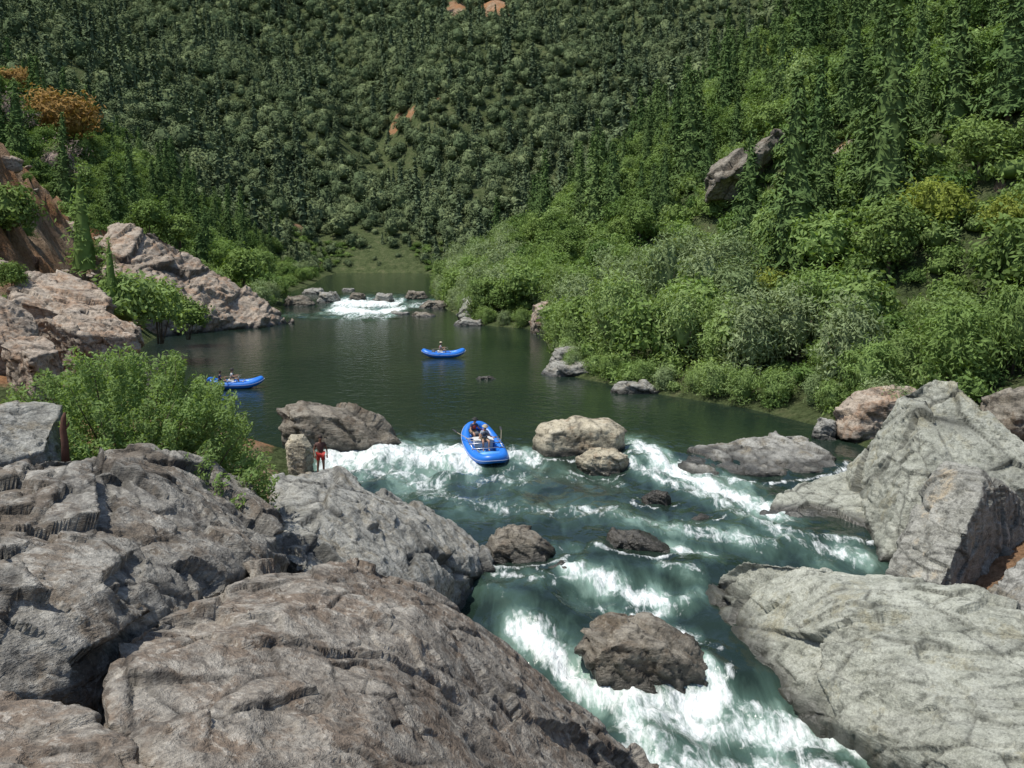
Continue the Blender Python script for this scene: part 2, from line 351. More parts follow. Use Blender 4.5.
big('grey rock cut off by the right edge below the tan patched block',[(1003,566,32.9),(1030,550,33),(1100,540,32),(1100,620,29.5),(1030,606,30.5),(985,597,32)],-3,.07,ROCK_GREY,amp=.09,cell=1.6,seed=88)
big('pale sloping slab left of the pointed rock',[(760,516,43.3),(775,500,44),(820,476,45.5),(868,468,45),(905,475,44),(908,500,43),(895,535,40.5),(870,548,39.8),(800,533,41.5)],-3,.07,ROCK_PALE,amp=.09,cell=2.2,seed=9,foam=True)
big('long low slab on the far side of the right chute',[(680,463,50.3),(692,448,52.5),(740,448,52),(772,434,53),(802,433,53),(835,455,51),(846,469,49.5),(790,474,49.3),(700,474,49.3)],-2,.075,ROCK_GREY,amp=.11,cell=2.,seed=10,foam=True)
outl('tan boulder standing in the pool mouth right of the near raft',[(531,440),(540,424),(570,417),(610,419),(627,430),(626,447),(600,459),(560,460),(536,452)],53.0,2.6,ROCK_TAN,seed=12,foam=True,down=.8,fs=.72,wetz=.35,smooth=4,amp=.075)
outl('smaller tan boulder in front of the pool mouth boulder',[(576,458),(590,449),(615,448),(630,455),(628,466),(600,470),(580,467)],50.2,1.5,ROCK_TAN,seed=13,foam=True,down=.8,wetz=.4,smooth=4)
outl('dark brown wedge rock at the left end of the ledge',[(276,408),(300,402),(345,404),(380,420),(402,441),(370,446),(320,446),(284,436)],54,3.,ROCK_RIVER,seed=14,wetz=.35)
outl('small rounded tan boulder beside the person in red shorts',[(285,444),(291,434),(304,434),(313,446),(310,460),(291,460)],49,1.1,ROCK_TAN,seed=15,smooth=7,amp=.03)
outl('brown grey boulder at the tip of the left bank rock',[(481,556),(490,533),(515,526),(540,533),(555,550),(550,568),(520,572),(488,571)],38.4,2.,ROCK_RIVER,seed=16,foam=True,down=.7,wetz=.7,fs=.75)
outl('low wet brown rock in mid rapids',[(602,543),(612,531),(640,531),(668,544),(682,558),(660,566),(625,563)],39.3,1.7,ROCK_RIVER,seed=17,foam=True,down=.6,wetz=1.1,fs=.75)
outl('small dark wet rock below the brown grey boulder',[(545,570),(560,561),(582,565),(586,575),(565,579)],36.8,.8,ROCK_RIVER,seed=18,foam=True,down=.5,wetz=1.2)
outl('dark boulder splitting the lowest rapid',[(575,650),(584,630),(606,621),(650,627),(690,643),(712,663),(718,686),(695,700),(650,702),(605,678)],30.6,2.3,ROCK_RIVER,seed=19,foam=True,wetz=1.35,down=.9,fs=.8,amp=.11,smooth=1)
outl('small dark rock awash in the turquoise run',[(640,498),(652,490),(668,491),(671,499),(650,502)],44.8,.7,ROCK_RIVER,seed=20,foam=True,down=.4,wetz=1.5)
outl('thin dark rock awash below the right chute',[(690,519),(700,514),(716,517),(716,523),(700,524)],42.6,.5,ROCK_RIVER,seed=20,foam=True,down=.4,wetz=1.5)
outl('brownish rock behind the pale sloping slab',[(832,436),(836,412),(860,393),(895,387),(925,391),(925,440)],56,3,ROCK_RED,seed=21)
outl('dark brown rock at the right edge behind the pointed rock',[(975,425),(990,400),(1010,390),(1050,386),(1070,470),(990,465)],50,4,ROCK_RIVER,seed=22)
outl('little stone beside the brownish rock on the right bank',[(813,430),(820,418),(835,420),(838,434),(822,437)],56,1.,ROCK_GREY,seed=23)
outl('flat grey shore rock below the right bank shrubs',[(541,373),(548,363),(575,360),(603,365),(609,375),(570,377)],83,4,ROCK_GREY,seed=24)
outl('upright stone on top of the flat shore rock',[(548,362),(556,348),(575,346),(585,356),(580,366)],87,2.2,ROCK_GREY,seed=25)
outl('low flat stone at the waterline under the willows',[(610,389),(620,381),(645,382),(665,389),(650,394),(618,393)],73,2,ROCK_GREY,seed=26)
outl('tiny rock breaking the surface of the calm pool',[(474,381),(480,376),(492,376),(498,380),(486,382)],80,.8,ROCK_RIVER,seed=27,down=.5)
outl('pale rounded boulder on the far right bank',[(458,314),(464,300),(480,295),(496,301),(505,312),(498,322),(466,322)],140,6,ROCK_PALE,seed=28)
outl('pale low stone in front of the far rounded boulder',[(450,327),(460,318),(482,319),(490,328)],131,3,ROCK_GREY,seed=29)
outl('brown rock among the right bank bushes',[(530,322),(534,306),(548,299),(556,315),(552,330)],119,4,ROCK_RED,seed=30)
far=[([(278,311),(288,296),(304,295),(316,304),(312,312),(295,313)],168),([(314,304),(320,292),(336,292),(342,304),(326,308)],172),([(346,302),(352,292),(364,293),(367,302)],176),
     ([(370,304),(378,293),(392,294),(396,304),(380,306)],173),([(400,302),(408,290),(424,292),(430,302)],176),([(384,319),(392,311),(408,312),(414,319),(394,321)],150),([(404,322),(416,312),(436,315),(440,323),(412,325)],146),([(296,300),(304,289),(322,289),(328,299)],187),([(416,310),(428,299),(446,301),(450,312)],163),([(338,294),(344,288),(354,288),(358,294)],198)]
fl=['leftmost dark boulder of the far rapid','dark upright stone at the head of the far rapid','small stone mid way across the far rapid','grey stone right of the far white water','rightmost stone upstream of the far rapid','low stone at the foot of the far rapid','flat stone by the right shore of the far rapid','stone behind the leftmost boulder of the far rapid','shore stone at the right end of the far rapid row','stone upstream behind the far rapid']
for i,((q,t),l) in enumerate(zip(far,fl)): outl(l,q,t,3.,ROCK_GREY if i%2 else ROCK_RIVER,seed=31+i,wetz=.4)
big('large bare rock outcrop sloping into the pool on the left',[(100,258,122),(112,226,124),(150,231,126),(185,250,128),(222,274,130),(252,299,132),(292,322,133),(270,328,128),(205,329,126),(165,325,117),(130,300,112),(90,270,118),(150,285,117)],-2,.2,ROCK_RED,amp=.42,cell=6.5,seed=50,strata=(.75,.1,-.6))
big('rusty rock shelf on the left slope above the shrubs',[(8,285,62),(20,273,64),(60,272,66),(95,283,66),(110,300,64),(105,312,62),(60,312,60),(15,300,60)],2,.09,ROCK_RED,amp=.17,cell=2.,seed=51,wet=False,strata=(.2,.3,.9))
big('grey brown rock at the left edge under the rusty shelf',[(-30,290,55),(0,296,55),(20,300,56),(42,322,56),(35,342,54),(-30,345,52)],2,.09,ROCK_RED,amp=.14,cell=1.6,seed=52,wet=False)
big('row of low tan ledge rock above the leafy bush',[(45,318,58),(70,310,60),(105,314,61),(138,328,61),(135,337,59),(80,335,57)],2,.09,ROCK_RED,amp=.14,cell=1.5,seed=53,wet=False)
big('low tan stone left of the ledge rock',[(0,345,50),(20,335,52),(45,338,52),(60,350,50),(30,358,48)],2,.09,ROCK_RED,amp=.09,cell=1.2,seed=54,wet=False)
used=[]
P1,t1=hit(750,205,60); t1=min(t1,175); ks=t1/140.
W=[(703,200,139*ks),(712,168,140*ks),(745,147,141*ks),(775,131,142*ks),(791,137,145*ks),(786,160,147*ks),(758,182,143*ks),(728,203,140*ks),(750,160,137*ks),(718,180,137*ks),(770,145,152*ks),(720,180,152*ks)]
rock('dark overhanging outcrop high on the right slope',[pt(*w) for w in W]+[pt(740,212,149*ks),pt(785,190,155*ks)],.22,ROCK_RIVER,amp=.38,cell=4.5,seed=55,wet=False,strata=(-.5,.1,.8))
q=pt(745,172,140*ks); used+= [(q[0],q[1],9),(q[0]-2,q[1]-10,8),(q[0]-1,q[1]-18,5)]
P2,t2=hit(845,165,60); ks=min(t2,190)/152.
big('orange rock step right of the dark overhanging outcrop',[(826,162,150*ks),(835,146,152*ks),(860,137,154*ks),(866,150,154*ks),(850,165,150*ks)],P2[2]-4,.25,ROCK_RED,amp=.3,cell=3,seed=56,wet=False)
used.append((P2[0],P2[1]-5,7))
P3,t3=hit(700,258,60)
big('small brown rock low on the right slope',[(685,255,t3),(692,246,t3+2),(711,247,t3+2),(718,258,t3)],P3[2]-2,.2,ROCK_RED,amp=.2,cell=2,seed=57,wet=False); used.append((P3[0],P3[1]-3,6))
protos=[]
for k in range(3):
    rg=np.random.default_rng(300+k); d=rg.normal(size=(12,3)); d/=np.linalg.norm(d,axis=1)[:,None]; d=d*np.array([1.1,.9,.7])+np.array([0,0,-50.])
    protos.append(rock('loose angular boulder on the bare left slope',[tuple(q) for q in d],.06,ROCK_RED,amp=.05,cell=.8,seed=90+k,wet=False,group='loose boulders on the left slope'))
k=0;tries=0
while k<60 and tries<4000:
    tries+=1; y=random.uniform(56,132); x=float(BL(y))-random.uniform(1.5,26)
    if x<-.56*y: continue
    z=float(H(x,y)); s=random.uniform(.5,1.6)
    o=protos[k%3] if k<3 else protos[k%3].copy()
    if k>=3: COL.objects.link(o)
    o.location=(x,y,z-s*.35); o.scale=(s,s*random.uniform(.8,1.3),s*random.uniform(.6,1.)); o.rotation_euler=(random.uniform(-.3,.3),random.uniform(-.3,.3),random.random()*6.28); k+=1
# ---------------------------------------------------------------- water sheet
nc,nr_=290,900
yy=8*(320/8.)**np.linspace(0,1,nr_); s_=np.linspace(0,1,nc)
yl=BL(yy)-4; yr=BR(yy)+4
X=yl[:,None]*(1-s_)+yr[:,None]*s_; Yg=np.repeat(yy[:,None],nc,1)
x=X.ravel();y=Yg.ravel(); foam=np.zeros(len(x)); aer=np.zeros(len(x))
streaks=[([(330,456),(400,451),(452,453),(470,462)],13,1.1),([(345,463),(400,474),(440,484)],12,.8),([(400,466),(470,478),(520,484)],12,.6),
 ([(508,452),(536,457)],8,1.),([(500,468),(570,480),(620,485)],8,.5),
 ([(410,490),(480,503),(560,516),(620,512)],9,.6),([(560,510),(640,520),(700,530),(770,546)],8,.75),
 ([(640,447),(668,468),(715,490),(775,512)],10,1.2),([(632,466),(680,488),(730,506)],7,.9),([(668,456),(700,474),(760,488)],5,.7),([(720,505),(800,543),(865,560)],8,.75),
 ([(500,556),(560,548),(600,552)],4,.5),
 ([(566,574),(620,586),(665,602)],7,1.1),([(640,622),(670,610),(700,598)],5,.7),([(670,545),(715,556)],5,.95),([(660,568),(700,578)],4,.7),
 ([(495,574),(540,588)],5,.65),([(540,582),(580,600),(640,612)],4,.5),([(470,585),(500,600),(520,628)],4,.5),([(600,605),(625,618),(700,640)],4,.6),
 ([(512,634),(550,656),(575,685),(598,702)],10,1.15),([(600,701),(660,716),(716,708)],9,1.15),([(565,668),(610,706),(655,770)],12,.95),([(640,726),(740,731),(820,741),(905,772)],11,1.),([(708,688),(728,706)],7,1.1),([(640,770),(760,772),(900,795)],16,.8),
 ([(520,632),(560,636)],6,.8),([(730,712),(790,722)],6,.8),
 ([(338,303),(370,304),(398,303)],4,1.2),([(335,309),(365,312),(400,310)],5,1.3),([(345,316),(388,317)],3,.8),([(280,314),(330,318)],2,.5),([(410,306),(430,304)],3,.8)]
for pts,w,st in streaks:
    W=[pw(*p) for p in pts]
    for a,b in zip(W[:-1],W[1:]):
        t=np.hypot(a[0],a[1]-0); k=.33 if t<80 else .1; ww=w*t/1000
        ax,ay,bx,by=a[0],a[1]*k,b[0],b[1]*k; dx,dy=bx-ax,by-ay
        m_=(np.abs(y-(a[1]+b[1])/2)<abs(b[1]-a[1])/2+6*ww/k)
        qx=x[m_]-ax;qy=y[m_]*k-ay; tt=np.clip((qx*dx+qy*dy)/(dx*dx+dy*dy+1e-6),0,1)
        d=np.hypot(qx-tt*dx,qy-tt*dy)/ww
        foam[m_]=np.maximum(foam[m_],st*np.exp(-(d**2)*.7)); aer[m_]=np.maximum(aer[m_],(.25+.55*st)*np.exp(-(d*.42)**2))
for cx,cy,rx,ry in rock_foot:
    if cy>54: continue
    d=np.hypot((x-cx)/(rx+.35),(y-cy)/(ry+.5)); foam=np.maximum(foam,.85*np.exp(-((d-1)/.13)**2)*(.4+.6*sstep(.3,-.6,(y-cy)/ry)))
tb=(1-sstep(48.5,51,y))*.12+.3*sstep(39,42,y)*(1-sstep(47,49.5,y))*sstep(10,4,x); aer=np.maximum(aer,tb); foam=np.maximum(foam,.08*(y<49))
aer=np.minimum(aer,1.)
P=np.stack([x,y,0*x],1)
Pw=np.stack([x*.6+y*.18,y*.5-x*.25,0*x],1)
z=zw(y+2.6*fbm(P/5,3,5)*sstep(60,48,y)+.35*np.sin(x*.35)*sstep(52,46,y)) 
z=z+np.minimum(aer*1.1+.2*(y<49),1)*(y<60)*(.42*fbm(Pw,3,31)+.09*fbm(Pw*4,3,32))+np.minimum(foam,1)*(y<60)*(.22*fbm(Pw*3,4,33,.62)+.06)
z=z+aer*(y>140)*.5*fbm(P/2,3,35)
for (px,py,a,r) in [(540,612,.45,1.2),(735,625,.35,1.3),(600,600,-.3,1.),(700,570,.3,1.2),(590,555,.2,1.2),(760,700,.35,1.5),(640,745,.4,1.2),(560,700,.3,1.),(690,590,-.25,1.)]:
    q=pw(px,py); z=z+a*np.exp(-((x-q[0])**2+((y-q[1])*.8)**2)/r**2)
idx=np.arange(len(x)).reshape(nr_,nc); F=np.stack([idx[:-1,:-1],idx[:-1,1:],idx[1:,1:],idx[1:,:-1]],-1).reshape(-1,4)
me=mesh_np('water',np.stack([x,y,z],1),F,[WATER],True); attr(me,'foam',foam); attr(me,'aer',aer)
tag(link('river_water',me),'dark green river pool breaking into white rapids','river',kind='structure')
# ---------------------------------------------------------------- vegetation prototypes
def leaves(c,n,a,b,rg):
    t=np.cross(n,rg.normal(size=c.shape)); t/=np.linalg.norm(t,axis=1)[:,None]+1e-9; u=np.cross(n,t)
    a=a*(.7+.6*rg.random(len(c)))[:,None]; b=b*(.7+.6*rg.random(len(c)))[:,None]
    return np.stack([c-t*a,c-u*b,c+t*a,c+u*b],1).reshape(-1,3)
def quadF(n): return np.arange(n*4).reshape(-1,4)
def unit(v): return v/(np.linalg.norm(v,axis=-1,keepdims=True)+1e-9)
def crown_np(seed,Rr,zc,ncl,per,clr,a,b,flatb=.35,core_r=.56,ru=.6):
    rg=np.random.default_rng(seed); d=unit(rg.normal(size=(ncl,3))); d[:,2]=np.where(d[:,2]<-flatb,-d[:,2]*.6,d[:,2])
    lump=.78+.4*vnoise(d*1.9+seed,seed); r=(.45+.6*rg.random(ncl)**.6)*lump
    if core_r>.7: r=(.72+.3*rg.random(ncl))*lump*1.1
    C=d*r[:,None]*np.array(Rr)+np.array([0,0,zc])
    off=unit(rg.normal(size=(ncl,per,3)))*(rg.random((ncl,per,1))**.5)*clr*(.6+.8*rg.random((ncl,1,1)))
    n=unit(.55*unit(off)+.55*d[:,None,:]+np.array([0,0,.35])+ru*rg.normal(size=off.shape))
    c=(C[:,None,:]+off*np.array([1.1,1.1,.85])).reshape(-1,3); V=leaves(c,n.reshape(-1,3),a,b,rg); F=quadF(len(c))
    k=10; th=np.linspace(0,2*math.pi,k,endpoint=False); core=[]
    for i in range(k):
        ph=-math.pi/2+math.pi*i/(k-1)
        for t in th: core.append([math.cos(t)*math.cos(ph),math.sin(t)*math.cos(ph),math.sin(ph)])
    core=np.array(core); core=core*(core_r*(.85 if core_r>.7 else 1)+.2*vnoise(core*2.6+seed,seed+3))[:,None]*np.array(Rr)*.9+np.array([0,0,zc])
    b0=len(V); Fc=[[b0+i*k+j,b0+i*k+(j+1)%k,b0+(i+1)*k+(j+1)%k,b0+(i+1)*k+j] for i in range(k-1) for j in range(k)]
    return np.vstack([V,core]),np.vstack([F,np.array(Fc)])
def conifer_np(seed,Ht,Rb,lev,br,per,a,b,low=.1,full=.8):
    rg=np.random.default_rng(seed); c=[];n=[]
    for i in range(lev):
        f=i/(lev-1); z=Ht*(low+(1-low)*f*.985); L=Rb*((1-f)**full*.95+.03)*(.72+.4*rg.random())
        nb=max(3,int(br*(1-.5*f)))
        for k in range(nb):
            th=rg.random()*6.283; Lk=L*(.5+.7*rg.random()); m=max(2,int(per*(Lk/Rb)+1))
            s=rg.random((m,1))**.7; dr=np.array([math.cos(th),math.sin(th),0])
            p=dr*s*Lk+np.array([0,0,1])*(z+.1*Lk*s-.38*Lk*s*s)+rg.normal(size=(m,3))*.07*Rb*np.array([1,1,.5])
            c.append(p); n.append(unit(dr*.75+np.array([0,0,.75])+rg.normal(size=(m,3))*.35))
    c=np.vstack(c);n=np.vstack(n); V=leaves(c,n,a,b,rg)
    # dark inner cone of packed needles
    k=8; co=[]; 
    for i in range(9):
        f=i/8; rr=Rb*.42*((1-f)**full)
        for j in range(k): co.append([math.cos(6.283*j/k+f)*rr*(.8+.4*rg.random()),math.sin(6.283*j/k+f)*rr*(.8+.4*rg.random()),Ht*(low+(.97-low)*f)])
    b0=len(V); Fc=[[b0+i*k+j,b0+i*k+(j+1)%k,b0+(i+1)*k+(j+1)%k,b0+(i+1)*k+j] for i in range(8) for j in range(k)]
    return np.vstack([V,np.array(co)]),np.vstack([quadF(len(c)),np.array(Fc)])
def trunk_mb(h,r,limbs,seed,spread):
    rd=random.Random(seed); mb=MB(); mb.tube([(0,0,-.6),(0,0,0),(.03*h,.01*h,h*.5),(.0,.02*h,h)] if limbs else [(0,0,-.6),(0,0,0),(0,0,h*.5),(0,0,h)],[r*1.3,r,r*.7,r*.2],7)
    for k in range(limbs):
        a=rd.random()*6.28; z=h*(.35+.5*rd.random()); L=spread*(.6+.4*rd.random())
        mb.tube([(0,0,z),(math.cos(a)*L*.5,math.sin(a)*L*.5,z+L*.35),(math.cos(a)*L,math.sin(a)*L,z+L*.6)],[r*.45,r*.3,r*.1],5)
    return mb
def stems_mb(h,w,n,seed,r=.035):
    rd=random.Random(seed); mb=MB()
    for k in range(n):
        a=rd.random()*6.28; q=w*rd.random()
        mb.tube([(.1*math.cos(a),.1*math.sin(a),-.4),(q*.5*math.cos(a),q*.5*math.sin(a),h*.45),(q*math.cos(a),q*math.sin(a),h*(.7+.25*rd.random()))],[r,r*.7,r*.3],5)
    return mb
PROTO={}
def proto(key,V,F,mat,tm,root):
    PROTO[key]=(mesh_np('foliage',V,F,[mat]),tm,root)
for v in range(4):
    V,F=crown_np(100+v,(1.5,1.5,1.95),1.8,130,32,.55,.13,.035,.85); proto(('willow',v),V,F,[LEAF_SAGE,LEAF_WILLOW,LEAF_SAGE,LEAF_WILLOW][v],stems_mb(2.2,1.2,6,v).mesh('stems',BARK),3.6)
    V,F=crown_np(120+v,(1.6,1.6,1.35),1.35,80,30,.5,.13,.06,.7); proto(('shrub',v),V,F,[LEAF_GREEN,LEAF_WILLOW,LEAF_GREEN,LEAF_LIME][v],stems_mb(2.,1.1,5,v+9).mesh('stems',BARK),2.7)
    V,F=crown_np(140+v,(2.5,2.5,3.2),4.2,140,30,.8,.19,.09,.85); proto(('broadleaf',v),V,F,LEAF_GREEN if v<3 else LEAF_WILLOW,trunk_mb(5.2,.2,6,v,1.8).mesh('trunk',BARK),7.6)
    V,F=conifer_np(160+v,14,[3.2,3.6,2.9,3.3][v],44,15,10,.36,.1,.06,[.85,.75,.95,.8][v]); proto(('conifer',v),V,F,LEAF_PINE,trunk_mb(13.2,.24,0,v,1).mesh('trunk',BARK),14.)
V,F=crown_np(190,(1.6,1.6,1.2),1.2,90,30,.5,.1,.045,.7); proto(('rust',0),V,F,LEAF_RUST,stems_mb(2,1.1,6,77).mesh('stems',BARK),2.5)
V,F=crown_np(192,(1.5,1.5,1.3),1.2,60,18,.5,.13,.022,.7); proto(('dry',0),V,F,LEAF_DRY,stems_mb(2,1.1,6,78).mesh('stems',BARK),2.5)
V,F=crown_np(191,(1.75,1.75,1.5),1.5,100,32,.55,.12,.05,.7); proto(('lime',0),V,F,LEAF_LIME,stems_mb(2.2,1.2,6,79).mesh('stems',BARK),2.9)
V,F=conifer_np(195,7,1.7,24,9,7,.24,.05,.08,.8); proto(('sapling',0),V,F,LEAF_WILLOW,trunk_mb(6.8,.09,0,5,1).mesh('trunk',BARK),7.)
NAMES={'willow':('willow_shrub','shrub','stems','foliage'),'shrub':('leafy_shrub','shrub','stems','foliage'),'broadleaf':('broadleaf_tree','tree','trunk','crown'),'conifer':('conifer_tree','tree','trunk','crown'),
 'rust':('rusty_shrub','shrub','stems','foliage'),'dry':('dry_shrub','shrub','stems','foliage'),'lime':('lime_shrub','shrub','stems','foliage'),'sapling':('young_pine','tree','trunk','crown')}
def plant(kind,v,loc,scale,label,group=None,rz=None,sz=1.):
    nm,cat,tn,cn=NAMES[kind]; cm,tm,h=PROTO[(kind,v)]
    r=empty(nm,loc,label,cat,group,random.random()*6.28 if rz is None else rz); r.scale=(scale,scale,scale*sz)
    link(tn,tm,r); link(cn,cm,r); return r
def plant_px(kind,v,px,pb,ph,label,t=None,group=None,sz=1.,clear=0):
    if t is None: P,t=hit(px,pb,40)
    else: P=pt(px,pb,t)
    h=PROTO[(kind,v)][2]; s=ph*t/1000/h/sz; used.append((P[0],P[1],s*h*.22))
    if clear: used.append((P[0]*.93,P[1]*.93,clear))
    return plant(kind,v,tuple(P),s,label,group,sz=sz)
plant_px('conifer',1,885,215,205,'tallest dark conifer on the right slope, right of the orange rock step')
plant_px('conifer',0,815,200,140,'dark conifer right behind the overhanging outcrop')
plant_px('conifer',2,955,140,165,'conifer reaching the top edge in the upper right')
plant_px('conifer',3,1008,120,160,'conifer in the top right corner')
plant_px('conifer',1,850,125,130,'conifer at the top left of the tallest dark conifer')
plant_px('conifer',2,725,124,85,'slim conifer left above the overhanging outcrop')
plant_px('broadleaf',3,800,110,62,'bright green rounded tree above the overhanging outcrop')
plant_px('broadleaf',0,640,250,52,'round dark green tree at the foot of the right slope')
plant_px('broadleaf',1,560,265,38,'dark rounded tree nearest the far end of the pool')
plant_px('lime',0,935,235,60,'yellow green shrub on the right slope, larger of the two')
plant_px('lime',0,1010,240,50,'yellow green shrub at the right edge of the slope')
plant_px('lime',0,770,300,34,'lime green shrub in the middle of the right bank')
plant_px('sapling',0,85,278,112,'young feathery pine on the left slope',t=72)
plant_px('sapling',0,112,304,66,'smaller feathery pine right of the young pine',t=70)
plant_px('rust',0,64,150,66,'orange brown shrub on top of the left slope',clear=6)
plant_px('rust',0,18,100,36,'small orange shrub at the upper left edge',clear=5)
plant_px('dry',0,60,190,50,'bare greyish shrub under the orange brown one',clear=4)
plant_px('dry',0,10,135,42,'bare greyish shrub at the left edge',clear=4)
plant_px('shrub',0,8,240,60,'green shrub at the left edge of the slope')
plant_px('shrub',0,12,290,30,'small dark shrub beside the rusty rock shelf',t=63)
plant_px('shrub',1,125,340,76,'bright green shrub above the tan ledge rock',t=72)
plant_px('shrub',1,160,335,62,'green shrub at the water side below the outcrop',t=90)
plant_px('shrub',2,188,334,40,'low shrub at the shoreline left of the calm pool',t=104)
plant_px('shrub',1,80,325,40,'light green shrub in front of the young pine',t=66)
plant_px('shrub',0,150,234,36,'dark shrub on top of the bare outcrop, left one',t=133)
plant_px('shrub',0,180,246,34,'dark shrub on top of the bare outcrop, right one',t=135)
for i,(px,pb,ph) in enumerate([(245,290,45),(225,275,40),(262,300,34),(205,262,40),(275,300,26),(262,282,35)]):
    plant_px('willow' if i%2 else 'shrub',i%4 if i%4<3 else 1,px,pb,ph,'leafy shrub behind the bare outcrop',t=150+8*i,group='shrubs behind the left outcrop')
def ok(x,y,r):
    return all((x-a)**2+(y-b)**2>(r*.6+c)**2 for a,b,c in used)
def inview(x,y,z,m=60):
    a,b,f=project(np.array([[x,y,z+2]])); return -m<a[0]<1024+m and -80<b[0]<800
def bar1(x,y): return float(bareness(np.array([x]),np.array([y]))[0])
def sow(y0,y1,side,step,fn):
    y=y0
    while y<y1:
        for k in range(80):
            if side>0: x=float(BR(y))+.8+k*step
            else: x=float(BL(y))-.8-k*step
            if abs(x)>.6*y+8: break
            xx_=x+(random.random()-.5)*step*.8; yy_=y+(random.random()-.5)*step*.8
            d=(xx_-float(BR(yy_))) if side>0 else float(BL(yy_))-xx_
            if d<.3: continue
            z=float(H(xx_,yy_))
            if inview(xx_,yy_,z): fn(xx_,yy_,z,d)
        y+=step
WL='grey green willow shrub on the right bank';WG='willow shrubs on the right bank'
y=55.
while y<188:
    x=float(BR(y))+random.uniform(.9,1.6)+(1.2 if y<63 else 0); s=random.uniform(.55,.9)*(1+.2*(y>100))
    plant('willow',random.randrange(4),(x,y,float(H(x,y))-.5),s,WL,WG); y+=1.5+.006*y
def right_low(x,y,z,d):
    if d>14 or d<1.2 or not ok(x,y,1): return
    if bar1(x,y)>.5: return
    s=(.75+.8*random.random())*(1.15 if d>3 else .95); w=random.random()
    if w<.75: plant('willow',random.randrange(4),(x,y,z-.2),s*1.05,WL if y<130 else 'willow shrub by the far right shore',WG if y<130 else 'willow shrubs by the far shore',sz=random.uniform(.9,1.25))
    else: plant('shrub',random.choice([0,1,1,0,2]),(x,y,z-.15),s*1.25,'dense green shrub among the right bank willows','green shrubs on the right bank')
sow(58,190,1,3.5,right_low)
sow(190,262,1,5.5,right_low)
def right_up(x,y,z,d):
    if d<=12 or not ok(x,y,3): return
    if bar1(x,y)>.45: return
    q=random.random(); up=min(1,(z-8)/35)
    if q<.12+.42*up: plant('conifer',random.randrange(4),(x,y,z-.3),.6+.6*random.random(),'dark conifer scattered over the right slope','conifers on the right slope')
    elif q<.68+.22*up: plant('broadleaf',random.randrange(4),(x,y,z-.3),.62+.55*random.random(),'leafy broadleaf tree on the right slope','broadleaf trees on the right slope',sz=random.uniform(.7,1.))
    else: plant('shrub',random.choice([0,1,2,1,0,3]),(x,y,z-.2),1.4+.8*random.random(),'bushy shrub higher on the right slope','shrubs on the right slope')
sow(60,262,1,5.7,right_up)
def left_far(x,y,z,d):
    if d<1.5 or not ok(x,y,2): return
    if bar1(x,y)>.6: return
    q=random.random()
    if d<9: plant('shrub' if q<.6 else 'willow',random.randrange(3),(x,y,z-.2),.9+.5*random.random(),'shrub along the far left shore','shrubs by the far left shore')
    elif q<.36: plant('conifer',random.randrange(4),(x,y,z-.3),.55+.5*random.random(),'conifer on the left slope','conifers on the left slope')
    else: plant('broadleaf',random.randrange(4),(x,y,z-.3),.6+.5*random.random(),'broadleaf tree on the left slope','broadleaf trees on the left slope',sz=random.uniform(.7,1.))
sow(122,262,-1,6.,left_far)
def left_near(x,y,z,d):
    if d<2 or random.random()<(.72 if d<24 else .4) or not ok(x,y,1): return
    if d>25: plant('broadleaf' if random.random()<.6 else 'conifer',random.randrange(4),(x,y,z-.2),.45+.35*random.random(),'small tree above the bare left slope','trees above the left slope')
    else: plant('shrub',random.choice([0,1,2,0]),(x,y,z-.2),.35+.5*random.random(),'small shrub rooted on the bare left slope','shrubs on the bare left slope')
sow(62,124,-1,4.4,left_near)
def coll(name,items):
    c=bpy.data.collections.new(name)
    for i,(V,F,mt) in enumerate(items):
        o=bpy.data.objects.new(name+'_plant',mesh_np(name,V,F,[mt])); c.objects.link(o)
    return c
def scatter(name,label,cat,pts,sc,c):
    me=bpy.data.meshes.new(name); me.vertices.add(len(pts)); me.vertices.foreach_set('co',np.asarray(pts,np.float32).ravel()); attr(me,'s',sc)
    o=link(name,me); tag(o,label,cat,kind='stuff')
    g=bpy.data.node_groups.new(name,'GeometryNodeTree')
    g.interface.new_socket('Geometry',in_out='INPUT',socket_type='NodeSocketGeometry'); g.interface.new_socket('Geometry',in_out='OUTPUT',socket_type='NodeSocketGeometry')
    gi=g.nodes.new('NodeGroupInput');go=g.nodes.new('NodeGroupOutput');ip=g.nodes.new('GeometryNodeInstanceOnPoints')
    ci=g.nodes.new('GeometryNodeCollectionInfo'); ci.inputs['Collection'].default_value=c; ci.inputs['Separate Children'].default_value=True; ci.inputs['Reset Children'].default_value=True
    rv=g.nodes.new('FunctionNodeRandomValue'); rv.data_type='FLOAT_VECTOR'; rv.inputs[0].default_value=(0,0,0); rv.inputs[1].default_value=(0,0,6.28)
    na=g.nodes.new('GeometryNodeInputNamedAttribute'); na.data_type='FLOAT'; na.inputs['Name'].default_value='s'
    L=g.links.new; L(gi.outputs[0],ip.inputs['Points']); L(ci.outputs[0],ip.inputs['Instance']); ip.inputs['Pick Instance'].default_value=True
    L(rv.outputs[0],ip.inputs['Rotation']); L(na.outputs[0],ip.inputs['Scale']); L(ip.outputs[0],go.inputs[0])
    md=o.modifiers.new('scatter','NODES'); md.node_group=g; return o
def jgrid(x0,x1,y0,y1,st):
    gx,gy=np.meshgrid(np.arange(x0,x1,st),np.arange(y0,y1,st)); gx=gx.ravel()+rng.uniform(-.6,.6,gx.size)*st; gy=gy.ravel()+rng.uniform(-.6,.6,gy.size)*st
    m=np.abs(gx)<.58*gy+12; gx,gy=gx[m],gy[m]; z=H(gx,gy); px,py,f=project(np.stack([gx,gy,z+3],1)); m=(px>-60)&(px<1084)&(py>-70)&(py<760)
    return gx[m],gy[m],z[m]
farv=[]
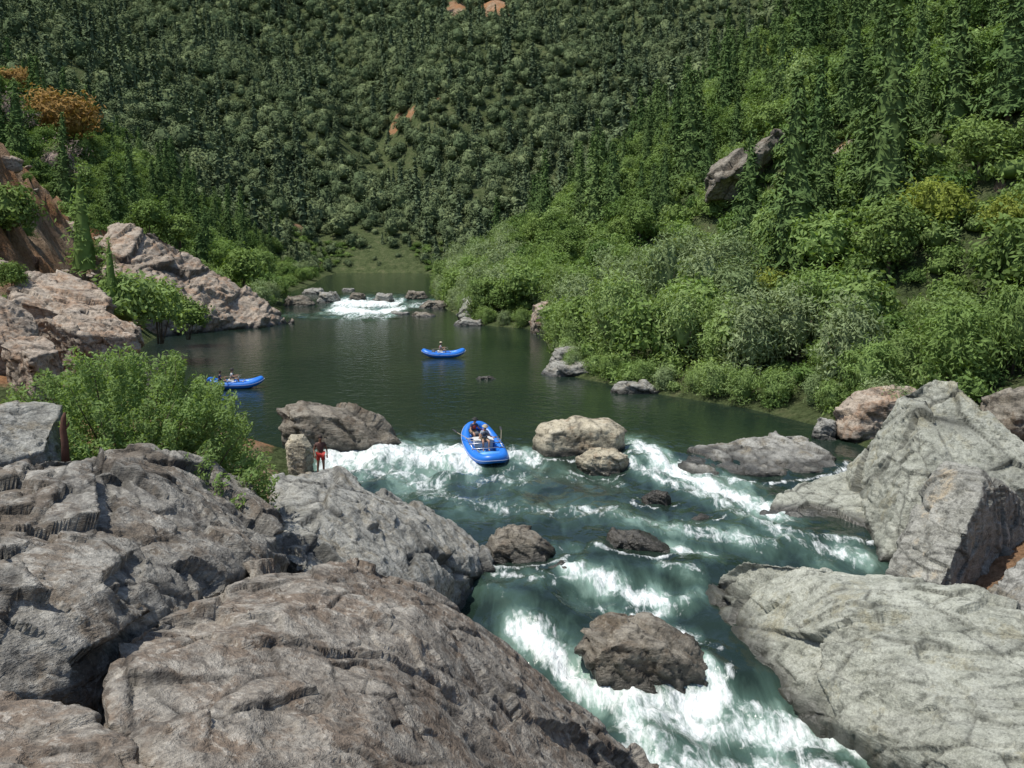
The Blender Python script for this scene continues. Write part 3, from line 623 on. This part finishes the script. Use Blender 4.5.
for v in range(8):
    V,F=crown_np(200+v,(3.6,3.6,[3.2,4.,3.6,3.3,4.6,3.8,3.4,4.2][v]),[3.0,4.,3.6,3.2,4.6,4.,3.,4.][v],95,11,.75,.27,.2,.8,.86,.28); farv.append((V,F,LEAF_FAR))
for v in range(2):
    V,F=conifer_np(210+v,[14,12][v],[3.1,2.8][v],22,10,6,.6,.26,.05,.85); farv.append((V,F,LEAF_FARP))
cf=coll('forest',farv)
x,y,z=jgrid(-440,440,256,740,4.9); bb=bareness(x,y)
m=((np.maximum(BL(y)-x,x-BR(y))>2)|(y>306))&((bb+.35*rng.random(len(x)))<.75); x,y,z=x[m],y[m],z[m]
clus=.95+.5*fbm(np.stack([x,y,0*x],1)/22,3,93)
scatter('distant_forest','dense dark forest covering the mountainside behind the river','forest',np.stack([x,y,z-1.],1),(.72+.75*rng.random(len(x))**1.6)*clus*(.5+.5*sstep(0,25,np.maximum(BL(y)-x,np.maximum(x-BR(y),(y-306)*.5)))),cf)
V1,F1=crown_np(230,(1.2,1.2,.85),.55,40,18,.42,.13,.055,.5); V2,F2=crown_np(231,(1.3,1.3,.75),.5,40,18,.42,.13,.055,.5)
cu=coll('undergrowth',[(V1,F1,LEAF_GREEN),(V2,F2,LEAF_WILLOW),(V2,F2,LEAF_GREEN)])
x,y,z=jgrid(-160,170,56,320,2.4); dl=BL(y)-x; dr=x-BR(y); bb=bareness(x,y)
nsp=fbm(np.stack([x,y,0*x],1)/9,3,91)
keep=np.where(dr>0,(dr>1.),(dl>2.5)&((y>128)|((y>58)&(nsp>.3))))&(bb<np.where(dl>0,1.2,.6))&(np.maximum(dl,dr)>1)
x,y,z,dr=x[keep],y[keep],z[keep],dr[keep]
scatter('undergrowth','low green brush covering the canyon slopes','brush',np.stack([x,y,z-.1],1),(.6+.8*rng.random(len(x)))*(1+.45*sstep(8,16,dr)),cu)
# foreground leafy bush
rg=np.random.default_rng(5); cs=[];ns=[];mb=MB(); topx=[-20,5,30,60,110,170,200,225,245,262,280]; topy=[402,388,370,358,345,350,364,382,406,440,480]
for k in range(430):
    px=rg.uniform(-15,276); tp=np.interp(px,topx,topy)+rg.normal()*3.5; py=tp+3+rg.random()**1.1*min(120,515-tp); t=rg.uniform(25.0,29.5)-max(0,(py-tp-30))*.02
    tip=pt(px,py,t); bpx=145+(px-145)*.62; root=pt(bpx,py+55,t+.4); root[2]=min(root[2],tip[2]-1.2); gh=float(H(root[0],root[1])); root[2]=max(root[2],gh-.2) if tip[2]-1.0>gh else tip[2]-1.
    mid=(root+tip)/2+np.array([rg.normal()*.1,rg.normal()*.1,.15])
    if k%3==0: mb.tube([root,mid,tip],[.02,.012,.004],4)
    m_=145; s=rg.random((m_,1))**.5; p=(1-s)**2*root+2*s*(1-s)*mid+s*s*tip+unit(rg.normal(size=(m_,3)))*(.06+.2*(1-s*.6))
    cs.append(p); ns.append(unit(rg.normal(size=(m_,3))*.65+np.array([-.2,-.3,.7])))
c=np.vstack(cs); n=np.vstack(ns); V=leaves(c,n,.07,.026,rg); base=np.array([-9.5,27,4.6])
r=empty('leafy_bush',tuple(base),'big light green leafy bush behind the dark fractured rock on the left','bush')
link('foliage',mesh_np('foliage',V-base,quadF(len(c)),[LEAF_BUSH]),r)
mb.v=[v-Vector(base) for v in mb.v]; mb.build('stems',BARK,r)
b0=pt(65,452,23.2); mb=MB(); mb.tube([(0,0,-.3),(.01,0,.2),(-.02,.01,.55),(.02,0,.8),(.05,0,.93)],[.1,.085,.075,.06,.02],9); mb.tube([(0,0,.5),(.1,.02,.62),(.13,.03,.72)],[.035,.025,.01],6)
o=link('wooden_stump',mb.mesh('stump',plain('stump_wood',(.09,.04,.025),.9,.4)),None,tuple(b0)); tag(o,'thin dark reddish stump standing behind the dark fractured rock','stump')
# ---------------------------------------------------------------- rafts
BLUE=plain('raft_blue',(.014,.16,.6),.38,.08); BLUE2=plain('raft_floor_blue',(.1,.34,.75),.5,.1); ALU=plain('aluminium',(.5,.5,.52),.35,.05,.8); DARK=plain('dark_rubber',(.03,.03,.035),.6)
WHITE=plain('cooler_white',(.55,.56,.55),.5,.05); ROPE=plain('rope_pale',(.35,.42,.55),.7,.05); YEL=plain('oar_shaft',(.35,.3,.22),.5); GREYB=plain('dry_bag',(.05,.06,.08),.6)
def raft(loc,rz,tilt,label,bags=True,sc=1.):
    r=empty('inflatable_raft',loc,label,'raft','blue inflatable rafts on the river'); r.rotation_euler=(tilt,0,rz); r.scale=(sc,sc,sc)
    W,L,rt=.78,1.85,.26; path=[]
    for i in range(48):
        a=2*math.pi*i/48; c_,s_=math.cos(a),math.sin(a)
        X=W*math.copysign(abs(c_)**.6,c_)*(1-.12*abs(s_)**3); Y_=L*math.copysign(abs(s_)**.85,s_); path.append((X,Y_,.24+.36*abs(Y_/L)**3.2))
    rad=[rt*(1-.12*abs(p[1]/L)**4) for p in path]
    MB().tube(path,rad,14,closed=True).build('side_tube',BLUE,r)
    st=MB(); st.tube([(p[0]*1.33,p[1]*1.14,p[2]+.03) for p in path],.016,6,closed=True); st.build('grab_line',ROPE,r)
    fb=MB(); n=24; ring=[(W*math.copysign(abs(math.cos(2*math.pi*i/n))**.6,math.cos(2*math.pi*i/n)),L*.96*math.copysign(abs(math.sin(2*math.pi*i/n))**.8,math.sin(2*math.pi*i/n))) for i in range(n)]
    fb.v=[Vector((x,y,.1+.34*abs(y/L)**3)) for x,y in ring]+[Vector((x,y,.02+.34*abs(y/L)**3)) for x,y in ring]+[Vector((0,0,.1)),Vector((0,0,.02))]
    for i in range(n): j=(i+1)%n; fb.f+=[(i,j,2*n),(n+j,n+i,2*n+1),(i,n+i,n+j,j)]
    fb.build('floor',BLUE2,r)
    for yy_ in (-1.15,1.0): MB().tube([(-W+.05,yy_,.3),(0,yy_,.33),(W-.05,yy_,.3)],[.19,.2,.19],12).build('thwart',BLUE2 if yy_>0 else BLUE,r)
    fm=MB()
    for yy_ in (-.55,.05,.6): fm.tube([(-W-.1,yy_,.53),(W+.1,yy_,.53)],.025,6)
    for sx in (-1,1): fm.tube([(sx*(W+.02),-.6,.53),(sx*(W+.02),.65,.53)],.025,6); fm.tube([(sx*(W+.02),.15,.53),(sx*(W+.02),.15,.75)],.02,6)
    fm.build('rowing_frame',ALU,r)
    ck=MB().box((0,-.32,.36),(1.,.42,.4)).build('cooler',WHITE,r,False,.03); MB().box((0,-.32,.585),(1.04,.46,.05)).build('lid',WHITE,ck,False,.02)
    if bags: MB().tube([(-.45,-.95,.5),(0,-.95,.56),(.45,-.95,.5)],[.15,.18,.15],10).build('dry_bag',GREYB,r)
    for sx in (-1,1):
        oar=MB().tube([(sx*.45,.42,.9),(sx*(W+.02),.15,.78),(sx*1.2,-1.1,.62)],.016,6).build('oar',YEL,r)
        MB().tube([(sx*1.19,-1.06,.62),(sx*1.24,-1.3,.6),(sx*1.3,-1.6,.56)],[.04,.07,.05],8,flat=.2).build('blade',DARK,oar)
    return r
# ---------------------------------------------------------------- people
SKIN=plain('skin',(.36,.2,.13),.6,.06); SKIN2=plain('skin_tanned',(.2,.105,.065),.6,.06); HAIR=plain('hair_dark',(.03,.02,.015),.8)
def skinmesh(name,js,mat,parent,root=0,lev=1):
    names=list(js); idx={k:i for i,k in enumerate(names)}; V=[js[k][0] for k in names]; E=[(idx[js[k][2]],idx[k]) for k in names if js[k][2]]
    me=bpy.data.meshes.new(name); me.from_pydata(V,E,[]); me.materials.append(mat); o=link(name,me,parent)
    md=o.modifiers.new('skin','SKIN'); md.use_smooth_shade=True
    for i,k in enumerate(names):
        r=js[k][1]; me.skin_vertices[0].data[i].radius=(r,r) if not hasattr(r,'__len__') else r; me.skin_vertices[0].data[i].use_root=(i==root)
    s=o.modifiers.new('sub','SUBSURF'); s.levels=lev; s.render_levels=lev; return o
def person(loc,rz,pose,label,top,bottom,skin=SKIN,hat=None,vest=None,group=None,lean=0):
    r=empty('person',loc,label,'person',group,rz)
    if pose=='sit':
        J={'pel':((0,0,.1),.135,None),'wst':((0,.0,.25),.12,'pel'),'che':((0,.03,.42),.145,'wst'),'nkb':((0,.03,.55),.07,'che'),'nk':((0,.04,.61),.052,'nkb'),'hd1':((0,.06,.70),.083,'nk'),'hd2':((0,.055,.79),.088,'hd1'),'hd3':((0,.05,.845),.05,'hd2')}
        for s,c in ((-1,'l'),(1,'r')):
            J['sh'+c]=((s*.17,.02,.5),.062,'che');J['el'+c]=((s*.27,.17,.3),.042,'sh'+c);J['wr'+c]=((s*.36,.36,.34),.028,'el'+c);J['pa'+c]=((s*.4,.41,.35),.034,'wr'+c)
            J['hp'+c]=((s*.1,.03,.08),.1,'pel');J['kn'+c]=((s*.16,.45,.14),.066,'hp'+c);J['cf'+c]=((s*.16,.52,-.05),.055,'kn'+c);J['an'+c]=((s*.15,.55,-.26),.04,'cf'+c);J['to'+c]=((s*.16,.7,-.3),.035,'an'+c)
        fd=(0,1,.15)
    else:
        J={'pel':((0,0,.95),.135,None),'wst':((0,.0,1.1),.115,'pel'),'che':((0,.03,1.3),.15,'wst'),'nkb':((0,.02,1.45),.07,'che'),'nk':((0,.03,1.51),.052,'nkb'),'hd1':((0,.05,1.6),.083,'nk'),'hd2':((0,.045,1.69),.088,'hd1'),'hd3':((0,.04,1.745),.05,'hd2')}
        for s,c in ((-1,'l'),(1,'r')):
            J['sh'+c]=((s*.18,.01,1.4),.062,'che');J['el'+c]=((s*.29,-.04,1.12),.042,'sh'+c);J['wr'+c]=((s*.28,.13,.92),.028,'el'+c);J['pa'+c]=((s*.27,.17,.86),.034,'wr'+c)
            J['hp'+c]=((s*.1,.0,.9),.1,'pel');J['kn'+c]=((s*.12,.05,.5),.066,'hp'+c);J['cf'+c]=((s*.13,.0,.33),.055,'kn'+c);J['an'+c]=((s*.13,-.03,.08),.04,'cf'+c);J['to'+c]=((s*.15,.14,.035),.035,'an'+c)
        fd=(0,.35,-1)
    J['ns']=((J['hd1'][0][0],J['hd1'][0][1]+.1,J['hd1'][0][2]+.03),.014,'hd1')
    for s,c in ((-1,'l'),(1,'r')):
        p=Vector(J['pa'+c][0]); f=Vector(fd).normalized()
        for q,(off,ln) in enumerate(((-.03,.07),(-.01,.08),(.01,.075),(.03,.06))):
            a=p+f*.04+Vector((off,0,0)); b=a+f*ln*.5; e=b+(f+Vector((0,0,-.7))).normalized()*ln*.5
            J[f'f{c}{q}a']=(tuple(a),.01,'pa'+c);J[f'f{c}{q}b']=(tuple(b),.009,f'f{c}{q}a');J[f'f{c}{q}c']=(tuple(e),.008,f'f{c}{q}b')
        a=p+Vector((-s*.045,0,0))+f*.0; J[f't{c}a']=(tuple(a),.011,'pa'+c);J[f't{c}b']=(tuple(a+f*.04+Vector((-s*.02,0,0))),.01,f't{c}a')
    skinmesh('body',J,skin,r)
    sub=lambda ks,g:{k:(J[k][0],J[k][1]*g,J[k][2] if J[k][2] in ks else None) for k in ks}
    if top: skinmesh('shirt',sub(['pel','wst','che','shl','shr','nkb'],1.13)|{'ul':(tuple((Vector(J['shl'][0])*.45+Vector(J['ell'][0])*.55)),.062,'shl'),'ur':(tuple((Vector(J['shr'][0])*.45+Vector(J['elr'][0])*.55)),.062,'shr')},top,r)
    sh=sub(['pel','hpl','hpr'],1.16); 
    for c in 'lr': sh['m'+c]=(tuple(Vector(J['hp'+c][0])*.25+Vector(J['kn'+c][0])*.75),.095,'hp'+c)
    skinmesh('shorts',sh,bottom,r)
    if vest: skinmesh('life_vest',{'wst':(J['wst'][0],.165,None),'che':(J['che'][0],.185,'wst'),'vt':(tuple(Vector(J['nkb'][0])-Vector((0,0,.03))),.13,'che')},vest,r)
    hd=Vector(J['hd2'][0])
    mb=MB(); mb.tube([hd+Vector((0,-.02,-.04)),hd+Vector((0,-.015,.02)),hd+Vector((0,-.01,.07)),hd+Vector((0,-.01,.105))],[.1,.107,.085,.03],12); mb.build('hair',HAIR,r)
    for s in (-1,1):
        MB().tube([hd+Vector((s*.032,.085,-.03)),hd+Vector((s*.032,.097,-.03))],[.013,.006],6).build('eye',DARK,r)
    if hat:
        mb=MB(); mb.tube([hd+Vector((0,0,.03)),hd+Vector((0,0,.04)),hd+Vector((0,0,.045)),hd+Vector((0,0,.12)),hd+Vector((0,0,.14))],[.17,.175,.115,.1,.03],14); mb.build('hat',hat,r)
    return r
VR=plain('vest_dark',(.03,.035,.05),.7); VB=plain('shirt_light',(.3,.32,.35),.8); VN=plain('shirt_navy',(.03,.05,.12),.8); RED=plain('shorts_red',(.4,.03,.02),.7); KH=plain('shorts_khaki',(.2,.16,.11),.8); STR=plain('hat_straw',(.4,.34,.24),.8); BLK=plain('hat_black',(.02,.02,.02),.8); WH=plain('shirt_white',(.5,.5,.5),.8); VRED=plain('vest_red',(.3,.04,.03),.7); BRN=plain('shirt_brown',(.09,.045,.035),.8)
def onraft(rf,loc,rz,*a,**k):
    bpy.context.view_layer.update(); q=rf.matrix_world@Vector(loc); p=person(tuple(q),0,*a,**k); p.rotation_euler=(rf.rotation_euler.x*math.cos(rz),0,rf.rotation_euler.z+rz); return p
q=pw(489,462); nr=raft((q[0]-.3,q[1]+1.9,-.05),R(198),R(-17),'blue raft dropping over the ledge into the white water',sc=1.02)
onraft(nr,(.0,-.25,.56),0,'sit','person rowing the raft that drops over the ledge',VB,KH,hat=STR,vest=VR)
onraft(nr,(.35,-1.2,.5),.3,'sit','passenger in a red vest at the back of the raft on the ledge',VN,KH,vest=VRED,hat=BLK)
q=pw(443,358); mr=raft((q[0],q[1]+.8,.0),R(-83),0,'blue raft floating alone in the middle of the calm pool')
onraft(mr,(0,-.3,.56),0,'sit','person rowing the raft in the middle of the calm pool',VB,KH,hat=STR,vest=VRED)
q=pw(233,389); lr=raft((q[0],q[1]+.8,.0),R(-80),0,'blue raft at the left shore, partly behind the leafy bush')
onraft(lr,(0,-.3,.56),0,'sit','person in a black hat seated in the raft at the left shore',WH,KH,hat=BLK,vest=VR)
onraft(lr,(.2,-1.15,.45),0,'sit','second person in the left shore raft, without a hat',VN,KH)
b0=pt(321,474,45.0); 
person(tuple(b0),R(200),'stand','person in a dark top and red shorts standing beside the small rounded boulder',BRN,RED,skin=SKIN2)
big('sunken ledge stone under the standing person',[(308,474,44.5),(334,474,44.5),(336,473,45.8),(308,473,45.8),(322,478,44.1)],-2,.06,ROCK_GREY,amp=.02,cell=.6,seed=80)
# ---------------------------------------------------------------- light, sky, camera
to_sun=Vector((-.38,-.12,.91)).normalized(); el=math.asin(to_sun.z); az=math.atan2(to_sun.x,to_sun.y)
w=bpy.data.worlds.new('World'); S.world=w; w.use_nodes=True; nt=w.node_tree; bg=nt.nodes['Background']; sk=nt.nodes.new('ShaderNodeTexSky'); sk.sky_type='NISHITA'; sk.sun_disc=False; sk.sun_elevation=el; sk.sun_rotation=az
nt.links.new(sk.outputs[0],bg.inputs[0]); bg.inputs[1].default_value=.15
l=bpy.data.lights.new('sun','SUN'); l.energy=5.; l.angle=R(.5); l.color=(1,.955,.88); lo=link('sun',l); lo.rotation_euler=to_sun.to_track_quat('Z','Y').to_euler()
cam=bpy.data.cameras.new('camera'); cam.sensor_width=36; cam.lens=36*FPX/1024; cam.clip_end=3000; cam.clip_start=.1
co=link('camera',cam,None,tuple(CAM)); co.rotation_euler=(math.pi/2-PITCH,0,0); S.camera=co
S.view_settings.view_transform='Standard'; S.view_settings.look='None'; S.view_settings.exposure=0
print('objs',len(bpy.data.objects))
